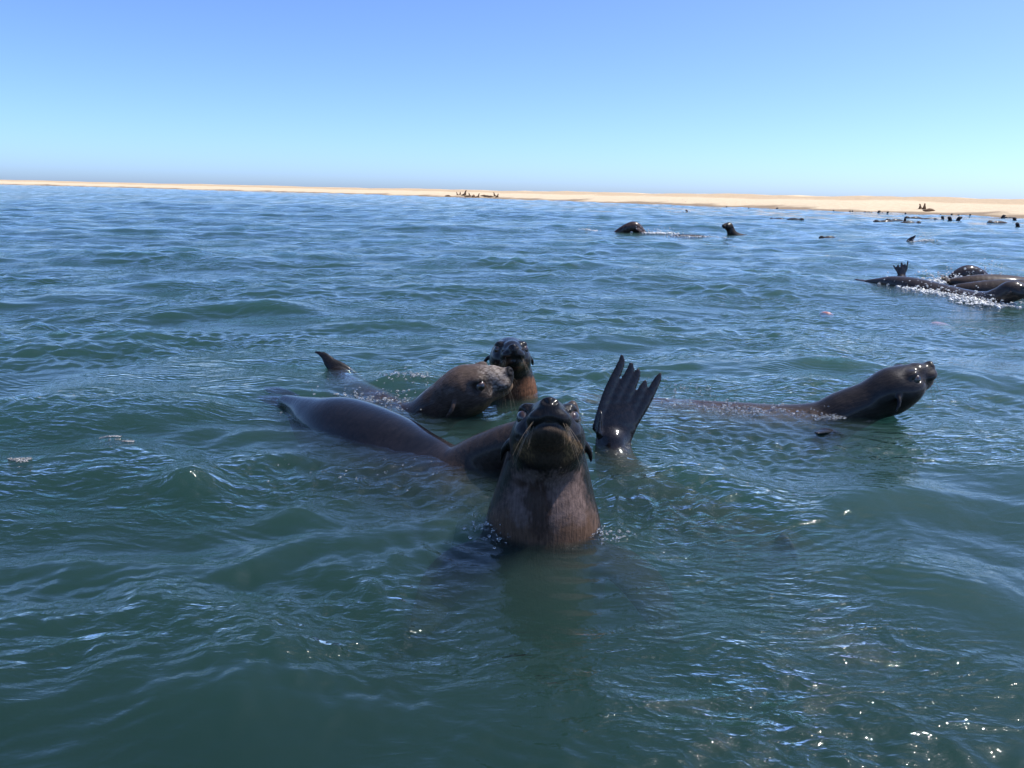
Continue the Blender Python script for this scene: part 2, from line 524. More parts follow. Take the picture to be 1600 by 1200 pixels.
def eye_mesh(name='eye'):
    n, m = 20, 12
    v = []; q = []
    for i in range(m + 1):
        t = math.pi * i / m
        for j in range(n):
            p = 2 * math.pi * j / n
            r = 1.0
            v.append((r * math.cos(t), r * math.sin(t) * math.cos(p), r * math.sin(t) * math.sin(p)))
    for i in range(m):
        for j in range(n):
            q.append((i * n + j, i * n + (j + 1) % n, (i + 1) * n + (j + 1) % n, (i + 1) * n + j))
    return mesh_np(name, v, [x[::-1] for x in q])

def eye_material():
    N = Nodes('wet_dark_eye')
    tc = N.n('TexCoord')
    sx_ = N.n('SeparateXYZ', {0: tc.outputs['Object']})
    rp = N.n('ValToRGB', {'Fac': sx_.outputs[0]})
    e = rp.color_ramp.elements
    e[0].position = .55; e[0].color = (.11, .095, .085, 1)
    e[1].position = .93; e[1].color = (.006, .005, .005, 1)
    x = e.new(.66); x.color = (.045, .022, .012, 1)
    x = e.new(.86); x.color = (.035, .018, .010, 1)
    b = N.n('BsdfPrincipled', {'Base Color': rp.outputs[0], 'Roughness': .08, 'Coat Weight': 1.0, 'Coat Roughness': .03})
    N.l(b.outputs[0], N.out.inputs['Surface'])
    return N.m

def fur_material():
    N = Nodes('seal_fur')
    ca = N.n('Attribute', attribute_name='fur')
    wa = N.n('Attribute', attribute_name='wet')
    fd = N.n('Attribute', attribute_name='flow')
    n1 = N.n('TexNoise', {'Vector': fd.outputs['Vector'], 'Scale': 1.0, 'Detail': 4.0, 'Roughness': .6})
    tc = N.n('TexCoord')
    n2 = N.n('TexNoise', {'Vector': tc.outputs['Object'], 'Scale': 46.0, 'Detail': 5.0, 'Roughness': .65})
    mul = N.n('MapRange', {'Value': n1.outputs[0], 1: .25, 2: .75, 3: .62, 4: 1.38})
    mixc = N.n('Mix', {0: 1.0, 6: ca.outputs['Color'], 7: mul.outputs[0]}, data_type='RGBA', blend_type='MULTIPLY')
    rgh = N.n('MapRange', {'Value': wa.outputs['Fac'], 1: 0.0, 2: 1.0, 3: .80, 4: .36})
    add = N.n('Math', {0: n2.outputs[0], 1: .22}, operation='MULTIPLY')
    rg2 = N.n('Math', {0: rgh.outputs[0], 1: add.outputs[0]}, operation='ADD')
    rg3 = N.n('Math', {0: rg2.outputs[0], 1: .11}, operation='SUBTRACT')
    hs = N.n('Math', {0: n1.outputs[0], 1: n2.outputs[0]}, operation='ADD')
    bp = N.n('Bump', {'Height': hs.outputs[0], 'Distance': .0045, 'Strength': .6})
    cw = N.n('MapRange', {'Value': wa.outputs['Fac'], 1: .5, 2: 1.0, 3: 0.0, 4: .85})
    b = N.n('BsdfPrincipled', {'Base Color': mixc.outputs[2], 'Roughness': rg3.outputs[0], 'Normal': bp.outputs[0],
                               'Coat Weight': cw.outputs[0], 'Coat Roughness': .12})
    sl = N.n('MapRange', {'Value': wa.outputs['Fac'], 1: 0.0, 2: 1.0, 3: .22, 4: .02})
    N.l(sl.outputs[0], b.inputs['Specular IOR Level'])
    N.l(b.outputs[0], N.out.inputs['Surface'])
    return N.m
FUR = fur_material()
EYE = eye_material()
EYE_ME = eye_mesh(); EYE_ME.materials.append(EYE)

def plain_material(name, c, rough=.5, **kw):
    N = Nodes(name)
    tc = N.n('TexCoord')
    n = N.n('TexNoise', {'Vector': tc.outputs['Object'], 'Scale': 30.0, 'Detail': 3.0})
    mul = N.n('MapRange', {'Value': n.outputs[0], 1: .3, 2: .7, 3: .8, 4: 1.2})
    mixc = N.n('Mix', {0: 1.0, 6: (*c, 1), 7: mul.outputs[0]}, data_type='RGBA', blend_type='MULTIPLY')
    b = N.n('BsdfPrincipled', {'Base Color': mixc.outputs[2], 'Roughness': rough, **kw})
    N.l(b.outputs[0], N.out.inputs['Surface'])
    return N.m
WHISKER = plain_material('whisker_pale', (.20, .15, .10), .45)

DARK = np.array((.0075, .0065, .0068)); BROWN = np.array((.040, .028, .023)); MAUVE = np.array((.140, .098, .087))
TAN = np.array((.26, .155, .070)); GREY = np.array((.105, .082, .070))
def lerp(a, b, t): return a + (b - a) * t[:, None]

def swimmer(label, S, h, paint, Mh=None, eyes=False, whiskers=0, group=None, loc=(0, 0, 0), smooth=1, flow_dir=(0, 0, 1), wpose=1.0, flow=(150, 20), knobby=None):
    """one seal: body mesh as the thing itself, eyes and whiskers as parts; local origin at loc"""
    V, Q = polygonize(S, h, smooth)
    if knobby is not None:         # uneven wet skin
        V = V + unit(knobby[0])[None] * (knobby[1] * noise3(V, knobby[2], 77, 2) * sstep(-.03, .02, V[:, 2]))[:, None]
    L = to_local(V, Mh)[0] if Mh is not None else V
    c, w = paint(V, L)
    c = np.clip(c, .003, 1); w = np.clip(w, 0, 1) * sstep(-.06, -.015, V[:, 2])     # no wet film under water
    me = mesh_np('seal', V - np.asarray(loc, float), Q)
    at = me.attributes.new('fur', 'FLOAT_COLOR', 'POINT')
    at.data.foreach_set('color', np.column_stack([c, np.ones(len(c))]).astype(np.float32).ravel())
    at = me.attributes.new('wet', 'FLOAT', 'POINT'); at.data.foreach_set('value', w.astype(np.float32))
    # hair streaks run along flow_dir: compress the pattern along it
    fd = unit(flow_dir)
    along = (V @ fd)[:, None] * fd[None]
    fl = (V - along) * flow[0] + along * flow[1]
    at = me.attributes.new('flow', 'FLOAT_VECTOR', 'POINT'); at.data.foreach_set('vector', fl.astype(np.float32).ravel())
    o = obj('seal', me, FUR)
    o.location = loc
    tag(o, label, 'seal', group)
    off = np.asarray(loc, float)
    if eyes:
        for s in (1, -1):
            e = bpy.data.objects.new('eye', EYE_ME); col.objects.link(e); e.parent = o
            sc_ = np.linalg.norm(Mh[:3, 0])
            p = to_world((.0775, s * .0528, .0135), Mh) - off
            d = (Mh[:3, :3] / sc_) @ unit((.62, s * .78, .05))
            Me = frame(p, d, Mh[:3, 2], .0180 * sc_)
            e.matrix_local = Matrix(Me.tolist())
    if whiskers:
        r2 = np.random.default_rng(len(label))
        for s in (1, -1):
            for i in range(whiskers):
                u = i / max(whiskers - 1, 1)
                p0 = np.array((.160 - .035 * u, s * (.026 + .010 * u), -.020 - .014 * r2.uniform(0, 1)))
                d = unit((.25 - .9 * u * .6 + r2.normal(0, .2), s * (.6 + r2.normal(0, .25)), -.75 - .3 * r2.uniform(0, 1)))
                ln = r2.uniform(.03, .085)
                pts = []
                for t in np.linspace(0, 1, 6):
                    pts.append(p0 + d * ln * t + np.array((-.35, 0, -.55)) * ln * t * t * .8 * wpose)
                pts = to_world(pts, Mh) - off
                tube(pts, r2.uniform(.0003, .0006), .0002, 'whisker', WHISKER, o)
    return o

def tube(pts, r0, r1, name, mat, parent, n=4):
    pts = np.asarray(pts, float); v = []; q = []
    for i, p in enumerate(pts):
        d = unit(pts[min(i + 1, len(pts) - 1)] - pts[max(i - 1, 0)])
        a = unit(np.cross(d, (.31, .2, .93))); b = np.cross(d, a)
        r = r0 + (r1 - r0) * i / (len(pts) - 1)
        for j in range(n):
            t = 2 * math.pi * j / n
            v.append(p + r * (math.cos(t) * a + math.sin(t) * b))
    for i in range(len(pts) - 1):
        for j in range(n):
            q.append((i * n + j, i * n + (j + 1) % n, (i + 1) * n + (j + 1) % n, (i + 1) * n + j))
    return obj(name, mesh_np(name, v, q), mat, parent)

def flat_chain(S, pts, M, thick, k=.02, n=4):
    k = k * .5
    """a flat blade: chain in the frame's X-Y plane, thinned along its Z"""
    S.chain(pts, k, M, n, np.array((1, 1, thick)))

# ---- the seal rearing up in front of the boat, looking into the lens
def front_seal():
    S = Shape()
    Mh = frame((.098, 1.980, .264), (-.02, -.745, .667), (0, .7, .7), 1.17)
    S.chain([(.100, 2.012, .235, .096), (.100, 2.022, .190, .108), (.100, 2.040, .125, .125), (.100, 2.060, .030, .149),
             (.100, 2.085, -.070, .174), (.100, 2.18, -.28, .205), (.10, 2.42, -.52, .2), (.10, 2.8, -.72, .16), (.10, 3.15, -.82, .09)], .05, None, 12)
    S.ell((.1, 1.995, .02), (.115, .085, .13), .05)
    S.chain([(.10, 1.99, -.19, .16), (.10, 1.89, -.25, .16), (.10, 1.80, -.35, .14)], .06, None, 6)
    add_head(S, Mh)
    for s in (1, -1):
        Mf = frame((.10 + s * .13, 2.06, -.095), (s * .75, -.62, .02), (0, .1, 1))
        flat_chain(S, [(0, 0, -.02, .075), (.10, -.02 * s, 0, .085), (.22, -.06 * s, -.02, .07), (.36, -.15 * s, -.08, .035)], Mf, .32, .05)
    def paint(V, L):
        n = len(V)
        nz = noise3(V, .06, 1); nf = noise3(V, .02, 2)
        c = np.tile(DARK, (n, 1)); w = np.full(n, .75)
        # dry chest patch, mauve, with a wet brown streak down its middle
        x = V[:, 0] - .10; z = V[:, 2]
        front = sstep(2.07, 1.99, V[:, 1] + .25 * np.abs(x) * 0)
        edge = .084 + .008 * nz
        zt = .215 + .008 * nz - .25 * np.maximum(np.abs(x) - .035, 0)
        dry = sstep(.0, .03, zt - z + .010 * noise3(V * np.array((1, .3, .15)), .014, 4, 2)) * sstep(.03, -.004, np.abs(x) - edge - np.maximum(.13 - z, 0) * .42) * front
        c = lerp(c, MAUVE * (1 + .16 * nf[:, None]), dry); w = w * (1 - .62 * dry)
        low = sstep(.075, .03, z + .015 * nz) * dry
        c = lerp(c, np.array((.105, .062, .042)), low)
        strk = noise3(V * np.array((1, .3, .12)), .012, 3, 2)
        wetp = sstep(.014, -.020, np.hypot((x + .022 - .12 * (.1 - z)) * 1.15, (z - .098) * .50) - .044 + .010 * nz + .009 * strk) * dry
        wet2 = sstep(.012, -.012, np.hypot((x + .066) * 1.0, (z - .148) * 1.5) - .022 + .008 * nz) * dry
        wetp = np.maximum(wetp, wet2)
        c = lerp(c, np.array((.048, .028, .022)), wetp); w = np.maximum(w, .65 * wetp)
        under = sstep(.0, -.03, z)
        c = lerp(c, DARK * 1.6, under)
        # brown lower jaw, straw-coloured fur at its sides, one of them painted sunlit
        jaw = sstep(-.043, -.050, L[:, 2] + .003 * nf) * sstep(.03, .07, L[:, 0]) * sstep(-.105, -.088, L[:, 2] + .008 * nz)
        c = lerp(c, np.array((.045, .032, .022)), jaw * .9)
        side = jaw * sstep(.022, .045, np.abs(L[:, 1]) + .005 * nz)
        streak = .5 + .5 * np.sin(L[:, 1] * 700 + L[:, 0] * 120 + 4 * nz)
        side *= np.where(L[:, 1] > 0, 1, .6)  # sun from the right put into the colour: stronger straw on that side
        c = lerp(c, TAN * 1.1, np.clip(side * (.2 + .6 * streak ** 2), 0, 1)); w = w * (1 - .4 * jaw)
        # paler flecks round the lips and whisker roots
        lip = sstep(.006, .0, np.abs(L[:, 2] + .050)) * sstep(.08, .11, L[:, 0]); c = lerp(c, np.array((.09, .065, .05)), .5 * lip)
        return c, w
    return swimmer('large dark seal rearing up in the foreground with its snout raised to the viewer', S, .0036, paint, Mh, True, 9, None, (.10, 2.06, 0), 2, (0, .15, 1))
front_seal()

def hind_fan(S, M, tips, base_w=.05, r0=.016, r1=.007, thick=.3, palm=.055):
    """a hind flipper: flat palm and five webbed toes; M: X along, Y across, Z through"""
    n = len(tips)
    fl = np.array((1, 1, thick)); fw = np.array((1, 1, thick * .45))
    my = sum(t[1] for t in tips) / n
    S.chain([(-.03, 0, 0, palm * .8), (.03, .08 * my, 0, palm), (.075, .25 * my, 0, palm * .98), (.12, .42 * my, 0, palm * .62)], .006, M, 3, fl * np.array((1, 1, .62)))
    pr_ = None
    for i, (tx, ty) in enumerate(tips):
        b = base_w * (1 - 2 * i / (n - 1))
        P = [(.05, b * .9, 0, r0 * .95), (.05 + (tx - .05) * .5, b * .5 + ty * .5, 0, r0), (tx * .90, ty * .92 + .02 * b, 0, r0 * .82), (tx, ty, 0, r1)]
        S.chain(P, .002, M, 3, fl)
        q = np.array(P)[1]
        if pr_ is not None:          # web between neighbouring toes
            m_ = (q + pr_) / 2
            S.cone((.06, (b + base_w * .5 / n) * .9, 0), m_[:3] + np.array((.21 * (tx - .05), 0.13 * (ty - b), 0)), r0 * 1.1, r0 * .75, .001, M, fw)
        pr_ = q

def wetfur(base, belly=None, spots=.12, wet=.85, sd=0):
    base = np.asarray(base, float)
    def paint(V, L):
        nz = noise3(V, .12, 20 + sd); nf = noise3(V, .03, 30 + sd)
        c = np.tile(base, (len(V), 1)) * (1 + spots * nz + .08 * nf)[:, None]
        return c, np.full(len(V), wet) + .12 * nz
    return paint

# ---- brown seal in profile, nuzzling
def brown_profile_seal():
    S = Shape()
    Mh = frame((-.205, 3.160, .096), (.90, -.20, .40), (-.30, -.24, .92), 1.27)
    S.chain([(-.225, 3.165, .070, .088), (-.30, 3.19, .008, .098), (-.39, 3.23, -.080, .108), (-.50, 3.30, -.132, .125),
             (-.64, 3.46, -.130, .135), (-.78, 3.68, -.120, .120), (-.88, 3.85, -.09, .085), (-.93, 3.95, -.05, .05)], .04, None, 12)
    add_head(S, Mh)
    Mf = frame((-.86, 3.93, -.045), (-.80, .10, .50), (.25, -.9, .35))
    flat_chain(S, [(-.04, 0, 0, .04), (.05, 0, 0, .042), (.11, .0, 0, .034), (.165, -.015, 0, .020), (.215, -.005, 0, .007)], Mf, .35, .02)
    Mf = frame((-.42, 3.12, -.08), (-.3, -.85, -.12), (0, -.1, 1))
    flat_chain(S, [(0, 0, 0, .06), (.12, .02, 0, .065), (.25, .07, -.02, .05), (.36, .13, -.05, .02)], Mf, .3, .03)
    def paint(V, L):
        nz = noise3(V, .07, 5); nf = noise3(V, .016, 6)
        c = np.tile(np.array((.064, .046, .038)), (len(V), 1)) * (1 + .15 * nz)[:, None]
        w = np.full(len(V), .55) + .1 * nz
        snout = sstep(.075, .125, L[:, 0] + .012 * nf) * sstep(-.036, -.022, L[:, 2])
        c = lerp(c, np.array((.30, .26, .23)), np.clip(snout * (.45 + .55 * nf), 0, .8))
        nose = sstep(.162, .170, L[:, 0]); c = lerp(c, DARK, nose)
        chin = sstep(-.028, -.05, L[:, 2] + .01 * nf) * sstep(-.03, .05, L[:, 0])
        c = lerp(c, np.array((.20, .125, .065)), chin * (.55 + .35 * nf).clip(0, 1)); w -= .3 * chin
        ring = sstep(.012, .004, np.abs(np.hypot(L[:, 0] - .082, L[:, 2] - .013) - .021))
        c = lerp(c, DARK * 1.6, .7 * ring)
        back = sstep(-.30, -.42, V[:, 0]); c = lerp(c, BROWN * .6, back); c = lerp(c, DARK, sstep(-.78, -.84, V[:, 0])); w = w + .3 * back
        return c, w
    return swimmer('brown seal in profile with pale snout, pressing its nose to the black seal', S, .0048, paint, Mh, True, 7, None, (-.35, 3.2, 0), 2, (.9, -.1, .4))
brown_profile_seal()

# ---- black seal behind it, facing the camera
def black_facing_seal():
    S = Shape()
    Mh = frame((-.015, 3.430, .185), (.10, -.92, .37), (-.05, .37, .92), 1.10)
    S.chain([(-.005, 3.45, .155, .080), (.005, 3.47, .075, .094), (.010, 3.50, -.03, .115), (-.03, 3.60, -.17, .15),
             (-.16, 3.88, -.29, .165), (-.34, 4.2, -.30, .13), (-.50, 4.45, -.25, .07)], .04)
    add_head(S, Mh)
    Mf = frame((-.50, 4.45, -.25), (-.6, .6, .1), (0, 0, 1))
    hind_fan(S, Mf, [(.26, .10), (.27, .05), (.27, 0), (.27, -.05), (.26, -.1)])
    def paint(V, L):
        nz = noise3(V, .06, 7); nf = noise3(V, .016, 8)
        c = np.tile(DARK, (len(V), 1)); w = np.full(len(V), .85)
        rust = sstep(.10, .07, V[:, 2] + .012 * nz) * sstep(3.50, 3.45, V[:, 1])
        c = lerp(c, np.array((.16, .075, .042)) , rust * (.75 + .25 * nf)); w -= .5 * rust
        ch = sstep(-.044, -.058, L[:, 2] + .006 * nf) * sstep(.018, .03, np.abs(L[:, 1])) * sstep(.05, .09, L[:, 0])
        c = lerp(c, np.array((.15, .10, .05)), ch * .8)
        return c, w
    return swimmer('black glossy seal with rusty throat facing forward behind the brown one', S, .0048, paint, Mh, True, 8, None, (0, 3.48, 0), 1, (0, .1, 1))
black_facing_seal()

# ---- seal lying across the left, its arched wet back out of the water, head hidden behind the front seal
def arched_back_seal():
    S = Shape()
    Mh = frame((.088, 2.455, .118), (.72, -.05, .69), (-.6, 0, .75), .95)
    S.chain([(.075, 2.462, .105, .072), (-.005, 2.495, .065, .078), (-.09, 2.54, .006, .086), (-.20, 2.60, -.072, .096), (-.33, 2.70, -.092, .130),
             (-.49, 2.83, -.092, .168), (-.66, 2.965, -.072, .162), (-.79, 3.06, -.050, .115), (-.90, 3.16, -.020, .062), (-.99, 3.25, -.012, .036)], .04, None, 12)
    S.chain([(-.60, 2.74, -.21, .15), (-.42, 2.62, -.180, .158), (-.22, 2.52, -.165, .142), (-.06, 2.46, -.16, .12)], .06, None, 8)
    add_head(S, Mh, fine=False)
    for dy, up in ((-.02, -.06), (.07, .02)):
        Mf = frame((-.97, 3.24 + dy, -.010), (-.72, .60, .05 + up), (.1, -.4, .9))
        flat_chain(S, [(0, 0, 0, .034), (.07, 0, 0, .040), (.15, 0, 0, .034), (.22, .01, 0, .012)], Mf, .3, .02)
    Mf = frame((-.20, 2.52, -.10), (-.35, -.85, -.25), (0, -.1, 1))
    flat_chain(S, [(0, 0, 0, .06), (.12, .02, 0, .065), (.25, .07, -.02, .05), (.36, .13, -.05, .02)], Mf, .3, .03)
    def paint(V, L):
        nz = noise3(V, .16, 9); nf = noise3(V, .03, 10)
        c = np.tile(np.array((.0075, .0065, .0075)), (len(V), 1)) * (1 + .18 * nz)[:, None]
        w = np.full(len(V), 1.0)
        neck = sstep(-.30, -.16, V[:, 0]); c = lerp(c, np.array((.030, .0225, .020)), neck); w -= .35 * neck
        sn = sstep(.09, .13, L[:, 0]) * sstep(-.12, -.1, L[:, 2]); c = lerp(c, np.array((.055, .042, .036)), sn)
        return c, w
    return swimmer('seal stretched across the left, arched wet back shining, head behind the foreground seal', S, .0056, paint, Mh, True, 6, None, (-.4, 2.8, 0), 3, (.55, .8, .1), 1.0, (60, 10))
arched_back_seal()

# ---- seal upside down: only a hind flipper stands out of the water
def raised_flipper_seal():
    S = Shape()
    M = frame((.385, 2.76, .005), (.03, .27, .95), (.12, -1, .3), 1.0)
    hind_fan(S, M, [(.322, -.018), (.296, -.056), (.274, -.084), (.232, -.114), (.262, -.170)], .072, .0205, .0105, .30, .070)
    S.cone((.03, .060, .012), (.105, .055, .014), .011, .007, .006, M)
    S.chain([(.385, 2.76, .005, .045), (.39, 2.745, -.05, .060), (.43, 2.69, -.12, .090), (.54, 2.56, -.19, .125), (.70, 2.38, -.24, .15), (.88, 2.20, -.27, .16),
             (1.10, 2.05, -.36, .14), (1.26, 2.02, -.45, .10), (1.36, 2.02, -.50, .08), (1.46, 2.02, -.52, .04)], .03, None, 8)
    M2 = frame((.42, 2.74, -.14), (-.10, .35, -.45), (.3, .6, .5))
    hind_fan(S, M2, [(.26, .08), (.27, .04), (.27, 0), (.27, -.04), (.26, -.08)], .045, .015, .008, .3, .05)
    M3 = frame((.86, 2.18, -.16), (-.10, -.30, .26), (.2, -.6, .7))
    flat_chain(S, [(0, 0, 0, .05), (.06, 0, 0, .055), (.12, .01, 0, .03)], M3, .3, .03)
    def paint(V, L):
        nz = noise3(V, .05, 11); nf = noise3(V, .012, 12)
        c = np.tile(np.array((.011, .0095, .0105)), (len(V), 1)) * (1 + .25 * nz + .15 * nf)[:, None]
        w = np.full(len(V), 1.0)
        lo = sstep(.02, -.03, V[:, 2]); c = lerp(c, np.array((.040, .029, .024)), lo)
        return c, w
    return swimmer('upturned seal with only its wet five-toed hind flipper standing out of the water', S, .0042, paint, M, False, 0, None, (.385, 2.76, 0), 3, (.1, 0, 1), 1.0, (150, 20), ((.1, -1, .3), .0003, .03))
raised_flipper_seal()

# ---- seal swimming off to the right with its head up
def right_seal():
    S = Shape()
    Mh = frame((1.640, 3.235, .122), (.80, .06, .52), (-.5, -.10, .84), 1.14)
    S.chain([(1.615, 3.238, .105, .082), (1.555, 3.25, .054, .090), (1.47, 3.27, .000, .098), (1.38, 3.29, -.068, .108), (1.22, 3.32, -.114, .128),
             (1.03, 3.36, -.124, .132), (.84, 3.39, -.105, .112), (.68, 3.43, -.070, .075), (.56, 3.46, -.05, .045)], .04, None, 12)
    add_head(S, Mh)
    Mf = frame((1.34, 3.20, -.07), (.10, -.75, .16), (.2, .1, 1))
    flat_chain(S, [(0, 0, 0, .06), (.09, 0, .0, .06), (.17, -.06, .01, .035), (.25, -.15, -.01, .012)], Mf, .3, .03)
    for dy in (-.03, .05):
        Mf = frame((.57, 3.46 + dy, -.05), (-.9, .1 + dy, .12), (0, 0, 1))
        flat_chain(S, [(0, 0, 0, .035), (.08, 0, 0, .045), (.18, 0, 0, .04), (.26, 0, 0, .015)], Mf, .3, .02)
    def paint(V, L):
        nz = noise3(V, .09, 13); nf = noise3(V, .014, 14)
        c = np.tile(np.array((.021, .017, .0155)), (len(V), 1)) * (1 + .16 * nz)[:, None]
        w = np.full(len(V), .8)
        sub = sstep(.03, -.03, V[:, 2]) * sstep(1.5, 1.3, V[:, 0]); c = lerp(c, np.array((.085, .056, .043)), sub); fl = sstep(3.17, 3.14, V[:, 1]); c = lerp(c, DARK, fl)
        ch = sstep(-.02, -.045, L[:, 2]) * sstep(.06, .12, L[:, 0] + .01 * nf); c = lerp(c, np.array((.15, .10, .07)), ch * (.6 + .4 * nf).clip(0, 1))
        return c, w
    return swimmer('lone dark seal swimming to the right, head lifted and mouth closed', S, .0050, paint, Mh, True, 7, None, (1.4, 3.28, 0), 2, (.9, -.1, .4))
right_seal()

# ---- the cluster in the middle distance at the right edge
GR = 'seals rolling in a cluster at the right edge'
def cluster():
    S = Shape()
    Mh = frame((4.84, 7.50, .115), (.86, -.40, .02), (.0, -.1, 1), 1.15)
    S.chain([(4.82, 7.505, .105, .080), (4.775, 7.56, .035, .10), (4.735, 7.70, -.045, .118), (4.67, 7.95, -.070, .13), (4.56, 8.25, -.05, .135),
             (4.42, 8.55, -.008, .122), (4.31, 8.78, .015, .090), (4.21, 8.96, .010, .05), (4.15, 9.08, .0, .03)], .04)
    add_head(S, Mh, fine=False)
    Mf = frame((4.17, 9.05, .0), (-.4, .85, .06), (0, 0, 1))
    flat_chain(S, [(0, 0, 0, .04), (.1, 0, 0, .05), (.2, 0, 0, .03)], Mf, .3, .02)
    swimmer('grey-brown seal with long curved back at the front of the cluster at right edge', S, .010, wetfur((.038, .029, .025), sd=1), Mh, True, 0, GR, (4.6, 8.2, 0), 1, (.4, -.9, 0))
    S = Shape()
    M = frame((4.60, 9.2, .045), (-.02, .1, 1), (.1, -1, 0))
    hind_fan(S, M, [(.15, .11), (.18, .06), (.185, .01), (.19, -.035), (.205, -.07)], .045, .017, .008, .35, .05)
    S.chain([(4.60, 9.2, .03, .05), (4.66, 9.24, -.05, .08), (4.85, 9.32, -.14, .13), (5.15, 9.42, -.2, .16), (5.5, 9.5, -.2, .15), (5.75, 9.55, -.16, .10), (5.9, 9.58, -.12, .08), (6.02, 9.6, -.1, .04)], .03)
    swimmer('mostly submerged seal holding a dark fanned hind flipper upright behind the curved back', S, .010, wetfur((.022, .019, .020), sd=2), M, False, 0, GR, (4.6, 9.2, 0))
    S = Shape()
    Mh = frame((6.36, 8.62, .10), (.95, -.2, .2), (0, 0, 1), 1.12)
    S.chain([(6.33, 8.62, .085, .08), (6.18, 8.66, .0, .10), (5.95, 8.70, -.05, .15), (5.65, 8.76, -.02, .165), (5.36, 8.81, -.002, .150), (5.16, 8.86, .02, .095), (5.04, 8.92, .03, .05)], .04)
    add_head(S, Mh, fine=False, mouth=False)
    for k in (-1, 1):
        Mf = frame((5.05, 8.92, .03), (-.8, -.2 * k, .42), (.3, -.6, .7))
        hind_fan(S, Mf, [(.15, .05), (.16, .025), (.16, 0), (.16, -.025), (.15, -.05)], .03, .012, .007, .35, .035)
    swimmer('rear brown back with ragged dark hind flippers at its left end, right-edge cluster', S, .011, wetfur((.050, .035, .027), wet=.7, sd=3), Mh, True, 0, GR, (5.5, 8.8, 0), 1, (.9, -.1, 0))
    S = Shape()
    Mh = frame((6.26, 8.03, .12), (.95, -.15, .2), (0, 0, 1), 1.12)
    S.chain([(6.23, 8.03, .105, .08), (6.1, 8.05, .02, .105), (5.86, 8.11, -.04, .145), (5.55, 8.21, -.02, .17), (5.25, 8.36, -.025, .158), (5.02, 8.50, -.035, .118), (4.88, 8.62, -.03, .06)], .04)
    add_head(S, Mh, fine=False, mouth=False)
    Mf = frame((4.89, 8.61, -.03), (-.8, .5, .05), (0, 0, 1))
    flat_chain(S, [(0, 0, 0, .04), (.1, 0, 0, .05), (.2, 0, 0, .03)], Mf, .3, .02)
    swimmer('smooth brown back between the curved seal and the rear back, right-edge cluster', S, .011, wetfur((.042, .031, .026), wet=.7, sd=4), Mh, True, 0, GR, (5.5, 8.25, 0), 1, (.9, -.3, 0))
    S = Shape()
    S.chain([(5.60, 10.0, -.10, .07), (5.72, 10.0, .0, .09), (5.84, 10.0, .055, .105), (5.98, 10.0, .02, .10), (6.12, 10.02, -.08, .11), (6.4, 10.1, -.2, .14), (6.7, 10.2, -.2, .1), (6.9, 10.25, -.18, .05)], .03)
    M = frame((5.62, 10.0, -.1), (-1, 0, -.3), (0, 0, 1))
    hind_fan(S, M, [(.2, .08), (.2, .04), (.2, 0), (.2, -.04), (.2, -.08)])
    swimmer('dark rounded back diving in white spray behind the right-edge cluster', S, .012, wetfur((.030, .024, .024), sd=5), M, False, 0, GR, (5.85, 10, 0))
cluster()

# ---- three swimmers farther out
def mid_far():
    S = Shape()
    S.chain([(2.66, 21.1, -.12, .10), (2.84, 21.05, .0, .125), (3.02, 21.0, .10, .14), (3.17, 21.0, .135, .145), (3.31, 21.0, .05, .13), (3.45, 21.0, -.10, .12), (3.7, 21.1, -.2, .12), (4.0, 21.2, -.2, .06)], .04)
    M = frame((3.2, 20.9, .12), (.35, -.5, -.3), (0, -.5, .8))
    flat_chain(S, [(0, 0, 0, .05), (.1, 0, 0, .06), (.22, .02, 0, .05), (.32, .05, 0, .02)], M, .3, .02)
    def paint(V, L):
        nz = noise3(V, .12, 41)
        c = np.tile(np.array((.05, .032, .026)), (len(V), 1)) * (1 + .4 * nz)[:, None]
        return c, np.full(len(V), .95)
    swimmer('rolling seal showing a humped reddish-brown shoulder, far left of the upright head', S, .016, paint, M, False, 0, None, (3.1, 21, 0))
    S = Shape()
    Mh = frame((5.83, 21.5, .205), (-.88, -.45, .10), (0, 0, 1), 1.25)
    S.chain([(5.85, 21.5, .19, .095), (5.90, 21.5, .08, .11), (5.96, 21.5, -.03, .13), (6.1, 21.55, -.13, .16), (6.4, 21.6, -.2, .17), (6.8, 21.7, -.2, .1), (7.0, 21.75, -.18, .05)], .04)
    add_head(S, Mh, fine=False)
    swimmer('distant seal with upright dark head looking left, alone on the open water', S, .013, wetfur((.028, .023, .021), wet=.6, sd=6), Mh, True, 0, None, (5.9, 21.5, 0))
    S = Shape()
    Mf = frame((9.27, 18.5, -.02), (.52, 0, .80), (-.2, -1, .1))
    flat_chain(S, [(-.06, 0, 0, .06), (.06, 0, 0, .07), (.16, -.01, 0, .052), (.24, -.03, 0, .028), (.29, -.05, 0, .012)], Mf, .3, .02)
    S.chain([(9.05, 18.5, -.14, .06), (9.28, 18.5, -.10, .11), (9.55, 18.5, -.12, .13), (9.85, 18.5, -.08, .105), (10.02, 18.5, -.035, .078), (10.14, 18.5, -.005, .045), (10.19, 18.5, .0, .028)], .03)
    swimmer('seal on its side, one dark pointed flipper raised in spray beyond the right-edge cluster', S, .014, wetfur((.020, .018, .020), sd=7), Mf, False, 0, None, (9.5, 18.5, 0))
    S = Shape()
    S.chain([(3.72, 19.6, -.16, .07), (4.0, 19.6, -.085, .10), (4.35, 19.6, -.075, .11), (4.7, 19.6, -.10, .12), (5.0, 19.6, -.12, .10), (5.25, 19.6, -.13, .06)], .03)
    M = frame((3.74, 19.6, -.15), (-1, 0, -.1), (0, 0, 1))
    hind_fan(S, M, [(.22, .08), (.23, .04), (.23, 0), (.23, -.04), (.22, -.08)])
    swimmer('nearly submerged long back awash between the humped shoulder and the upright head', S, .016, wetfur((.04, .032, .028), sd=8), M, False, 0, None, (4.4, 19.6, 0))
mid_far()

